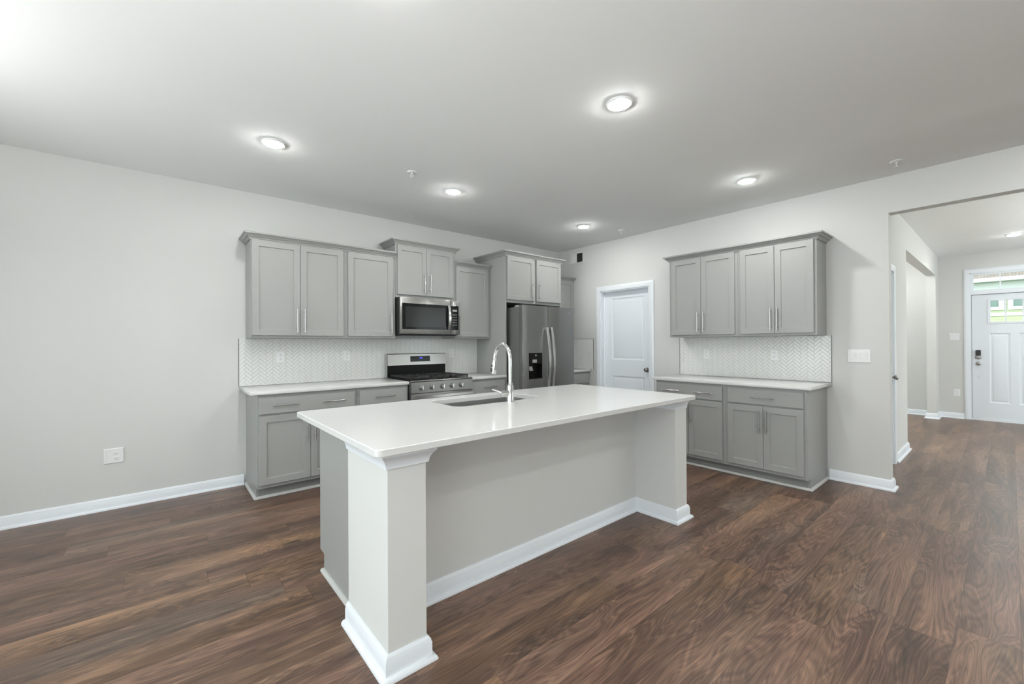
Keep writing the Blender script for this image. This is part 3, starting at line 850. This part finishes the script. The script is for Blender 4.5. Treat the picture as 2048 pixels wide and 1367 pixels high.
# sink
t = thing('sink', 'undermount stainless steel sink bowl set in the island top', 'sink', ((SX0+SX1)/2, (SY0+SY1)/2, .68))
mb = MB()
cx, cy, bz = (SX0+SX1)/2, (SY0+SY1)/2, .68
def rl(ins, z): return [(x-cx, y-cy, z-bz) for x, y in rrect(SX0, SX1, SY0, SY1, .06, inset=ins)]
mb.loops([rl(-.022, .8835), rl(-.022, .881), rl(-.003, .879), rl(.002, .70), rl(.02, .682), rl(.05, .680)], False, True)
mb.loops([rl(-.022, .8835), rl(.0, .8835), rl(.006, .70), rl(.024, .686), rl(.052, .684)], False, True)
mb.build('bowl', M['sink'], t)
MB().lathe((0, 0, .0045), (0, 0, 1), [(.045, 0), (.045, .002), (.038, .003), (.012, .001), (0, .001)]).build('drain', M['steel_pull'], t)

# faucet: spout over the sink, toward +y
fx, fy = -3.102, -2.492
t = thing('faucet', 'tall chrome gooseneck pull-down faucet behind the island sink', 'faucet', (fx, fy, .9146))
MB().lathe((0, 0, 0), (0, 0, 1), [(.027, 0), (.027, .004), (.0235, .008), (.0225, .012), (.0225, .105), (.019, .112), (.0165, .116), (.0165, .122), (.0145, .126), (0, .126)]).build('base', M['chrome'], t)
pts = [(0, 0, .12), (0, 0, .20), (0, 0, .268)]
R_ = .083
for k in range(1, 15):
    a = math.pi*k/14*1.02
    pts.append((0, R_-R_*math.cos(a), .280+R_*1.20*math.sin(a)))
pts.append((0, 2*R_+.004, .268))
MB().tube(pts, .0128, 18).build('spout', M['chrome'], t)
s0 = Vector((0, 2*R_+.004, .272)); dn = Vector((0, .10, -1)).normalized()
MB().lathe(s0, dn, [(.0135, 0), (.0150, .004), (.0150, .010), (.0160, .024), (.0178, .062), (.0183, .092), (.0172, .097), (.012, .098), (0, .098)]).build('spray_head', M['chrome'], t)
mb = MB()
mb.box(-.0225, -.015, 2*R_+.002, 2*R_+.016, .226, .238, .002).box(-.0235, -.016, 2*R_+.005, 2*R_+.020, .192, .216, .002)
mb.build('spray_buttons', M['black_matte'], t)
MB().cyl((-.02, 0, .062), (-.070, .012, .062), .0175, 20).build('valve_hub', M['chrome'], t)
MB().tube([(-.062, .010, .062), (-.076, .018, .068), (-.094, .032, .078), (-.112, .050, .086)], [.008, .0075, .0065, .005], 12).build('lever', M['chrome'], t)

# ------------------------------------------------------------------ gas range
RX0, RX1 = -2.906, -2.146
t = thing('gas_range', 'stainless steel freestanding gas range with five front knobs', 'range', (RX0, 0, 0))
w = RX1-RX0
MB().box(0, w, -.628, -.02, .085, .905, .002).build('body', M['black_matte'], t)
MB().box(.02, w-.02, -.60, -.05, 0, .0845).build('base_plinth', M['black_matte'], t)
ct = MB().box(0, w, -.640, -.085, .9055, .921, .004, 2).build('cooktop', M['black'], t)
MB().box(0, w, -.668, -.6405, .902, .9215, .004, 2).build('front_edge', M['steel'], t)
# control panel slightly tilted
MB().poly_prism([(-.629, .790), (-.676, .790), (-.668, .9015), (-.629, .9015)], 'x', 0, w).build('control_panel', M['steel_dark'], t)
for kx in (.117, .240, .367, .487, .604):
    c = Vector((kx, -.6725, .846)); ax = Vector((0, -1, .07)).normalized()
    k = MB().lathe(c, ax, [(.027, -.001), (.027, .004), (.0225, .006), (.0215, .022), (.019, .025), (0, .025)], 24).build('knob', M['steel_dark'], t)
    MB().box(kx-.0055, kx+.0055, -.7120, -.696, .825, .868, .002).build('knob_grip', M['steel_bright'], k)
dr = MB().box(.004, w-.004, -.668, -.629, .205, .784, .004, 2).build('oven_door', M['steel_dark'], t)
MB().box(.12, w-.12, -.6695, -.6682, .33, .66).build('oven_window', M['black_glass'], dr)
mb = MB().bar([(.03, -.722, .752), (w-.03, -.722, .752)], .030, .020, (0, 0, 1))
for x in (.06, w-.06): mb.box(x-.012, x+.012, -.716, -.6675, .740, .764, .002)
mb.build('oven_handle', M['steel_bright'], dr)
MB().box(.004, w-.004, -.662, -.629, .090, .200, .004, 2).build('drawer_front', M['steel_dark'], t)
# backguard
MB().box(0, w, -.066, -.021, .922, 1.055, .002).build('backguard_panel', M['black'], t)
bg_ = MB().poly_prism([(-.021, 1.056), (-.098, 1.056), (-.086, 1.182), (-.078, 1.189), (-.021, 1.189)], 'x', 0, w).build('backguard', M['steel'], t)
MB().box(-.0015, -.0002, -.078, -.021, .922, 1.189).box(w+.0002, w+.0015, -.078, -.021, .922, 1.189).build('backguard_end', M['grey_plastic'], t)
MB().poly_prism([(-.0945, 1.092), (-.0965, 1.092), (-.0905, 1.158), (-.0885, 1.158)], 'x', .278, .535).build('display', M['black_glass'], bg_)
def text_mesh(s, size, name, m, parent, mtx):
    cu = bpy.data.curves.new('text_source', 'FONT'); cu.body = s; cu.size = size; cu.extrude = .0004; cu.align_x = 'CENTER'; cu.align_y = 'CENTER'; cu.resolution_u = 3
    ob = bpy.data.objects.new('text_source', cu); COL.objects.link(ob)
    dg = bpy.context.evaluated_depsgraph_get(); dg.update()
    me = bpy.data.meshes.new_from_object(ob.evaluated_get(dg))
    bpy.data.objects.remove(ob, do_unlink=True); bpy.data.curves.remove(cu)
    me.materials.clear(); me.materials.append(m); me.name = name
    me.transform(mtx)
    o = bpy.data.objects.new(name, me); COL.objects.link(o); o.parent = parent
    return o
RX = Matrix.Rotation(HP, 4, 'X')
text_mesh('12:00', .021, 'clock_digits', M['digits'], bg_, Matrix.Translation((.412, -.0946, 1.134)) @ Matrix.Rotation(-.09, 4, 'X') @ RX)
# grates and burners
for i in range(3):
    gx0 = .022+i*.2405; gx1 = gx0+.235
    mb = MB(); z = .948; b = .0065
    y0, y1 = -.615, -.105
    for x in (gx0+b, gx1-b): mb.box(x-b, x+b, y0, y1, z-.012, z+.004, .002)
    for y in (y0+b, (y0+y1)/2, y1-b): mb.box(gx0, gx1, y-b, y+b, z-.012, z+.004, .002)
    cxm = (gx0+gx1)/2
    for yc in ((y0*.76+y1*.24), (y0*.24+y1*.76)):
        mb.box(gx0+.01, cxm-.030, yc-.005, yc+.005, z-.008, z+.006, .0015).box(cxm+.030, gx1-.01, yc-.005, yc+.005, z-.008, z+.006, .0015)
        mb.box(cxm-.005, cxm+.005, yc+.030, yc+.115, z-.008, z+.006, .0015).box(cxm-.005, cxm+.005, yc-.115, yc-.030, z-.008, z+.006, .0015)
    for x in (gx0+.008, gx1-.008):
        for y in (y0+.008, y1-.008): mb.cyl((x, y, .9215), (x, y, z-.01), .007, 10)
    mb.build('grate', M['iron'], t)
for bx_, by_, r in ((.14, -.49, .045), (.14, -.23, .036), (.38, -.36, .055), (.62, -.49, .042), (.62, -.23, .036)):
    MB().lathe((bx_, by_, .9212), (0, 0, 1), [(r, 0), (r, .008), (r*.8, .010), (r*.8, .016), (r*.7, .019), (0, .019)], 24).build('burner', M['black_matte'], t)

# ------------------------------------------------------------------ microwave
t = thing('microwave', 'stainless steel over-the-range microwave with black window', 'microwave', (-2.903, 0, 1.396))
w = .752
MB().box(0, w, -.385, -.01, .008, .414, .002).build('body', M['black_matte'], t)
MB().box(.03, w-.03, -.37, -.05, 0, .0075).build('vent_bottom', M['black_matte'], t)
dd = MB().box(0, .628, -.412, -.3855, .014, .413, .005, 2).build('door', M['steel'], t)
MB().box(.022, .606, -.4138, -.4125, .066, .350, .0005).build('window_border', M['black_glass'], dd)
MB().box(.060, .560, -.4148, -.4140, .092, .316).build('window', M['oven_glass'], dd)
pts = []
for k in range(11):
    u_ = k/10; pts.append((.598, -.424-.028*math.sin(math.pi*u_), .075+.27*u_))
mb = MB().bar(pts, .030, .011, (1, 0, 0))
mb.build('handle', M['steel_bright'], dd)
cp = MB().box(.630, w, -.412, -.3855, .014, .413, .005, 2).build('control_panel', M['steel'], t)
MB().box(.632, .738, -.4138, -.4125, .066, .350, .0005).build('keypad', M['black_glass'], cp)
MB().box(.655, .715, -.4146, -.4140, .282, .306).build('display', M['grey_plastic'], cp)
mb = MB()
for r_ in range(5):
    for c_ in range(3): mb.box(.654+c_*.022, .670+c_*.022, -.4144, -.4140, .118+r_*.030, .130+r_*.030)
mb.build('buttons', M['fridge_side'], cp)
text_mesh('Whirlpool', .018, 'brand_mark', M['fridge_side'], dd, Matrix.Translation((.385, -.4124, .380)) @ RX)

# ------------------------------------------------------------------ refrigerator
FX0, FX1 = -1.532, -.613
t = thing('refrigerator', 'dark stainless side-by-side refrigerator with water dispenser', 'refrigerator', (FX0, 0, 0))
w = FX1-FX0
MB().box(.030, w-.030, -.745, -.04, .02, 1.752, .004).build('body', M['fridge_side'], t)
MB().box(.03, w-.03, -.70, -.10, 0, .0195).build('base_grille', M['black_matte'], t)
MB().box(.035, w-.035, -.775, -.7455, .06, 1.748).build('door_gasket', M['black_matte'], t)
mb = MB()
for x in (.07, w-.07): mb.box(x-.04, x+.04, -.79, -.66, 1.7525, 1.772, .004)
mb.build('hinge_cover', M['grey_plastic'], t)
def fdoor(x0, x1, hole=None):
    d = MB()
    yb, yf = -.776, -.842
    if not hole:
        pts = [(x0, yb), (x1, yb)]
        d.poly_prism(pts+[(x1, yf), (x1-.0015, yf-.004), (x1-.006, yf-.006), (x0+.006, yf-.006), (x0+.0015, yf-.004), (x0, yf)], 'z', .055, 1.768)
    else:
        hx0, hx1, hz0, hz1 = hole
        def prof(a, b):
            r_ = [(b, yf), (b-.0015, yf-.004), (b-.006, yf-.006)] if b == x1 else [(b, yf-.006)]
            l_ = [(a+.006, yf-.006), (a+.0015, yf-.004), (a, yf)] if a == x0 else [(a, yf-.006)]
            return [(a, yb), (b, yb)]+r_+l_
        d.poly_prism(prof(x0, hx0), 'z', .055, 1.768).poly_prism(prof(hx1, x1), 'z', .055, 1.768)
        d.poly_prism(prof(hx0, hx1), 'z', .055, hz0).poly_prism(prof(hx0, hx1), 'z', hz1, 1.768)
    return d
HO = (.094, .320, .862, 1.184)
dl = fdoor(.002, .4245, HO).build('freezer_door', M['steel_dark'], t, 30)
dR = fdoor(.4285, w-.001).build('refrigerator_door', M['steel_dark'], t, 30)
MB().box(.0, .0018, -.850, -.838, .056, 1.767).build('door_edge', M['steel_bright'], dl)
MB().box(.4268, .4284, -.850, -.838, .056, 1.767).build('door_edge', M['steel_bright'], dR)
# dispenser
mb = MB(); x0, x1, z0, z1 = HO
mb.box(x0, x1, -.785, -.777, z0, z1).box(x0, x0+.004, -.8485, -.785, z0, z1).box(x1-.004, x1, -.8485, -.785, z0, z1).box(x0+.004, x1-.004, -.8485, -.785, z0, z0+.012).box(x0+.004, x1-.004, -.8485, -.785, z1-.004, z1)
mb.box(x0+.004, x1-.004, -.8515, -.785, z0+.185, z1-.004)
ds = mb.build('dispenser', M['black'], dl)
MB().box(x0+.058, x0+.130, -.8527, -.8517, z0+.200, z0+.238).build('dispenser_label', M['grey_plastic'], ds)
MB().lathe((x0+.113, -.8517, z0+.29), (0, -1, 0), [(.012, 0), (.012, .002), (0, .002)], 16).build('dispenser_logo', M['steel_pull'], ds)
MB().poly_prism([(-.800, z0+.160), (-.806, z0+.160), (-.828, z0+.100), (-.818, z0+.096)], 'x', x0+.030, x0+.090).build('dispenser_paddle', M['steel_pull'], ds)
def fhandle(par, x):
    pts = []
    for k in range(17):
        u_ = k/16; pts.append((x, -.866-.052*math.sin(math.pi*u_)**.8, .66+.84*u_))
    mb = MB().bar(pts, .036, .018, (1, 0, 0))
    for z in (.675, 1.485): mb.box(x-.011, x+.011, -.872, -.846, z-.013, z+.013, .002)
    mb.build('handle', M['steel_bright'], par)
fhandle(dl, .390); fhandle(dR, .466)
mb = MB()
ec = Vector((w-.095, -.8490, 1.690))
for k in range(5):
    a = k*2*math.pi/5
    pts = [ec+Vector((math.cos(a+q*.9)*.016*q, 0, math.sin(a+q*.9)*.016*q)) for q in (.15, .5, .8, 1.0)]
    mb.tube(pts, [.0015, .0028, .0022, .0008], 6)
mb.build('emblem', M['steel_bright'], dR)

# ------------------------------------------------------------------ outlets, switches, vent, sprinklers
def outlet(label, loc, rotz, w=.074, h=.117, off=0.0, gfci=False):
    t = thing('wall_outlet', label, 'outlet', loc, rotz, 'white wall outlets')
    MB().rect_loft(-w/2, w/2, -h/2, h/2, [(0, 0), (0, -.003), (.005, -.0062)]).build('cover_plate', M['plastic'], t, 20)
    for s in (-1, 1):
        z = s*.0195
        r = MB().rect_loft(off-.0165, off+.0165, z-.0135, z+.0135, [(0, -.0055), (.0, -.0075), (.002, -.0082)]).build('receptacle', M['plastic'], t, 20)
        MB().box(off-.0075, off-.0055, -.0086, -.0083, z-.001, z+.008).box(off+.0055, off+.0075, -.0086, -.0083, z+.000, z+.007).box(off-.0025, off+.0025, -.0086, -.0083, z-.0095, z-.0055).build('slots', M['slot'], r, 0)
    return t
outlet('white double-width outlet plate low on the bare left wall', (-5.163, -.0005, .420), 0, .118, .120, .014)
for (x, lab) in ((-3.970, 'white outlet on the left backsplash nearest the free counter end'), (-3.331, 'white outlet on the left backsplash between counter end and range'), (-2.024, 'white outlet on the backsplash right of the range')):
    outlet(lab, (x, -.0097, 1.180), 0)
outlet('white outlet on the right backsplash nearer the pantry door', (-.0097, -2.351, 1.166), -HP)
outlet('white outlet on the right backsplash nearer the hall', (-.0097, -3.052, 1.166), -HP)
outlet('white outlet low on the hall wall left of the entry door', (XF-.0005, -4.033, .425), -HP)
def switch_bank(label, loc, rotz, n, w, h=.118):
    t = thing('light_switch', label, 'light switch', loc, rotz, 'white light switches')
    MB().rect_loft(-w/2, w/2, -h/2, h/2, [(0, 0), (0, -.003), (.005, -.0062)]).build('cover_plate', M['plastic'], t, 20)
    for k in range(n):
        c = (k-(n-1)/2)*.046
        mb = MB().poly_prism([(-.0055, -.033), (-.0070, -.033), (-.0110, .033), (-.0055, .033)], 'x', c-.0165, c+.0165)
        mb.build('rocker', M['plastic'], t, 20)
    return t
s3 = switch_bank('three-gang white light switch on the right wall beside the hall opening', (-.0005, -3.736, 1.168), -HP, 3, .166)
MB().box(-.0225, -.0205, -.0135, -.006, -.012, .024).build('dimmer_slider', M['plastic'], s3)
switch_bank('white light switch on the hall end wall left of the entry door', (XF-.0005, -4.008, 1.372), -HP, 2, .122)

# return register on the right wall near the corner
t = thing('air_vent', 'white air register high on the right wall by the corner', 'air vent', (-.0005, -.226, 2.505), -HP)
w, h = .286, .182
mb = MB()
for a, b, c, d in ((0, w, 0, .024), (0, w, h-.024, h), (0, .024, .024, h-.024), (w-.024, w, .024, h-.024), (.140, .150, .024, h-.024)):
    mb.box(a, b, -.008, 0, c, d, .0015)
mb.build('frame', M['vent_white'], t)
MB().box(.024, w-.024, -.0012, -.0002, .024, h-.024).build('backing', M['vent_dark'], t, 0)
mb = MB()
for k in range(10):
    x = .030+k*.0112
    mb.poly_prism([(x, -.0078), (x+.0105, -.0030), (x+.0100, -.0022), (x-.0005, -.0070)], 'z', .024, h-.024)
mb.build('louver', M['vent_white'], t, 0)
mb = MB()
for k in range(8):
    x = .158+k*.0135
    mb.poly_prism([(x, -.002), (x+.0055, -.0078), (x+.0063, -.0072), (x+.0008, -.0014)], 'z', .024, h-.024)
mb.build('louver', M['vent_dark'], t, 0)  # right-half louvers painted dark as the shade between slats

def sprinkler(loc, label):
    t = thing('fire_sprinkler', label, 'sprinkler', loc, 0, 'ceiling fire sprinklers')
    MB().lathe((0, 0, 0), (0, 0, -1), [(.040, -.001), (.040, .003), (.034, .008), (.020, .010), (.020, .004), (0, .004)], 24).build('escutcheon', M['plastic'], t)
    mb = MB().cyl((0, 0, -.003), (0, 0, -.018), .009, 14)
    for s in (-1, 1): mb.tube([(s*.008, 0, -.016), (s*.012, 0, -.028), (s*.008, 0, -.040), (0, 0, -.046)], .0026, 8)
    mb.build('nozzle', M['plastic'], t)
    MB().lathe((0, 0, -.046), (0, 0, -1), [(.004, 0), (.015, .001), (.015, .003), (0, .003)], 18).build('deflector', M['plastic'], t)
    return t
S0 = sprinkler((-3.256, -1.402, H), 'small white ceiling sprinkler left of the light that faces the microwave')
dup(S0, (-.359, -4.047, H), 'small white ceiling sprinkler near the hall opening at right')
dup(S0, (-.350, -1.428, H), 'small white ceiling sprinkler near the vent and kitchen corner')

# ------------------------------------------------------------------ outside the entry door
struct(MB().box(XF+.16, 40, -30, 20, -.30, -.15).build('ground', M['grass'], smooth=0))
t = thing('neighbor_house', 'pale yellow sided house with white trim across the street', 'house', (15, -6, -.15))
MB().box(0, 6, -9, 4.2, 0, 3.24).build('wall', M['siding'], t, 0)
MB().poly_prism([(-.35, 3.36), (6.5, 3.36), (6.5, 6.4), (5.5, 6.4)], 'y', -9.4, 4.6).build('roof', M['shingles'], t, 0)
MB().box(-.40, -.30, -9.4, 4.6, 3.27, 3.385).box(-.30, 0, -9.4, 4.6, 3.27, 3.30).box(-.05, -.002, -9, 4.2, 3.05, 3.265).build('fascia', M['ext_white'], t, 0)
MB().box(-.03, -.002, -9, 4.2, 2.215, 2.315).build('belly_band', M['ext_white'], t, 0)
for y0, y1 in ((1.615, 1.975), (.60, 1.325), (-.6, -.0), (-2.2, -1.4), (2.4, 3.1)):
    f = MB()
    z0, z1 = 2.50, 3.125
    f.box(-.045, -.003, y0-.11, y0, z0-.1, z1+.02).box(-.045, -.003, y1, y1+.11, z0-.1, z1+.02).box(-.045, -.003, y0, y1, z0-.1, z0).box(-.045, -.003, y0, y1, z1, z1+.02)
    m_ = (y0+y1)/2; f.box(-.03, -.003, m_-.012, m_+.012, z0, z1)
    fo = f.build('window', M['ext_white'], t, 0)
    MB().box(-.012, -.004, y0, y1, z0, z1).build('pane', M['ext_glass'], fo, 0)
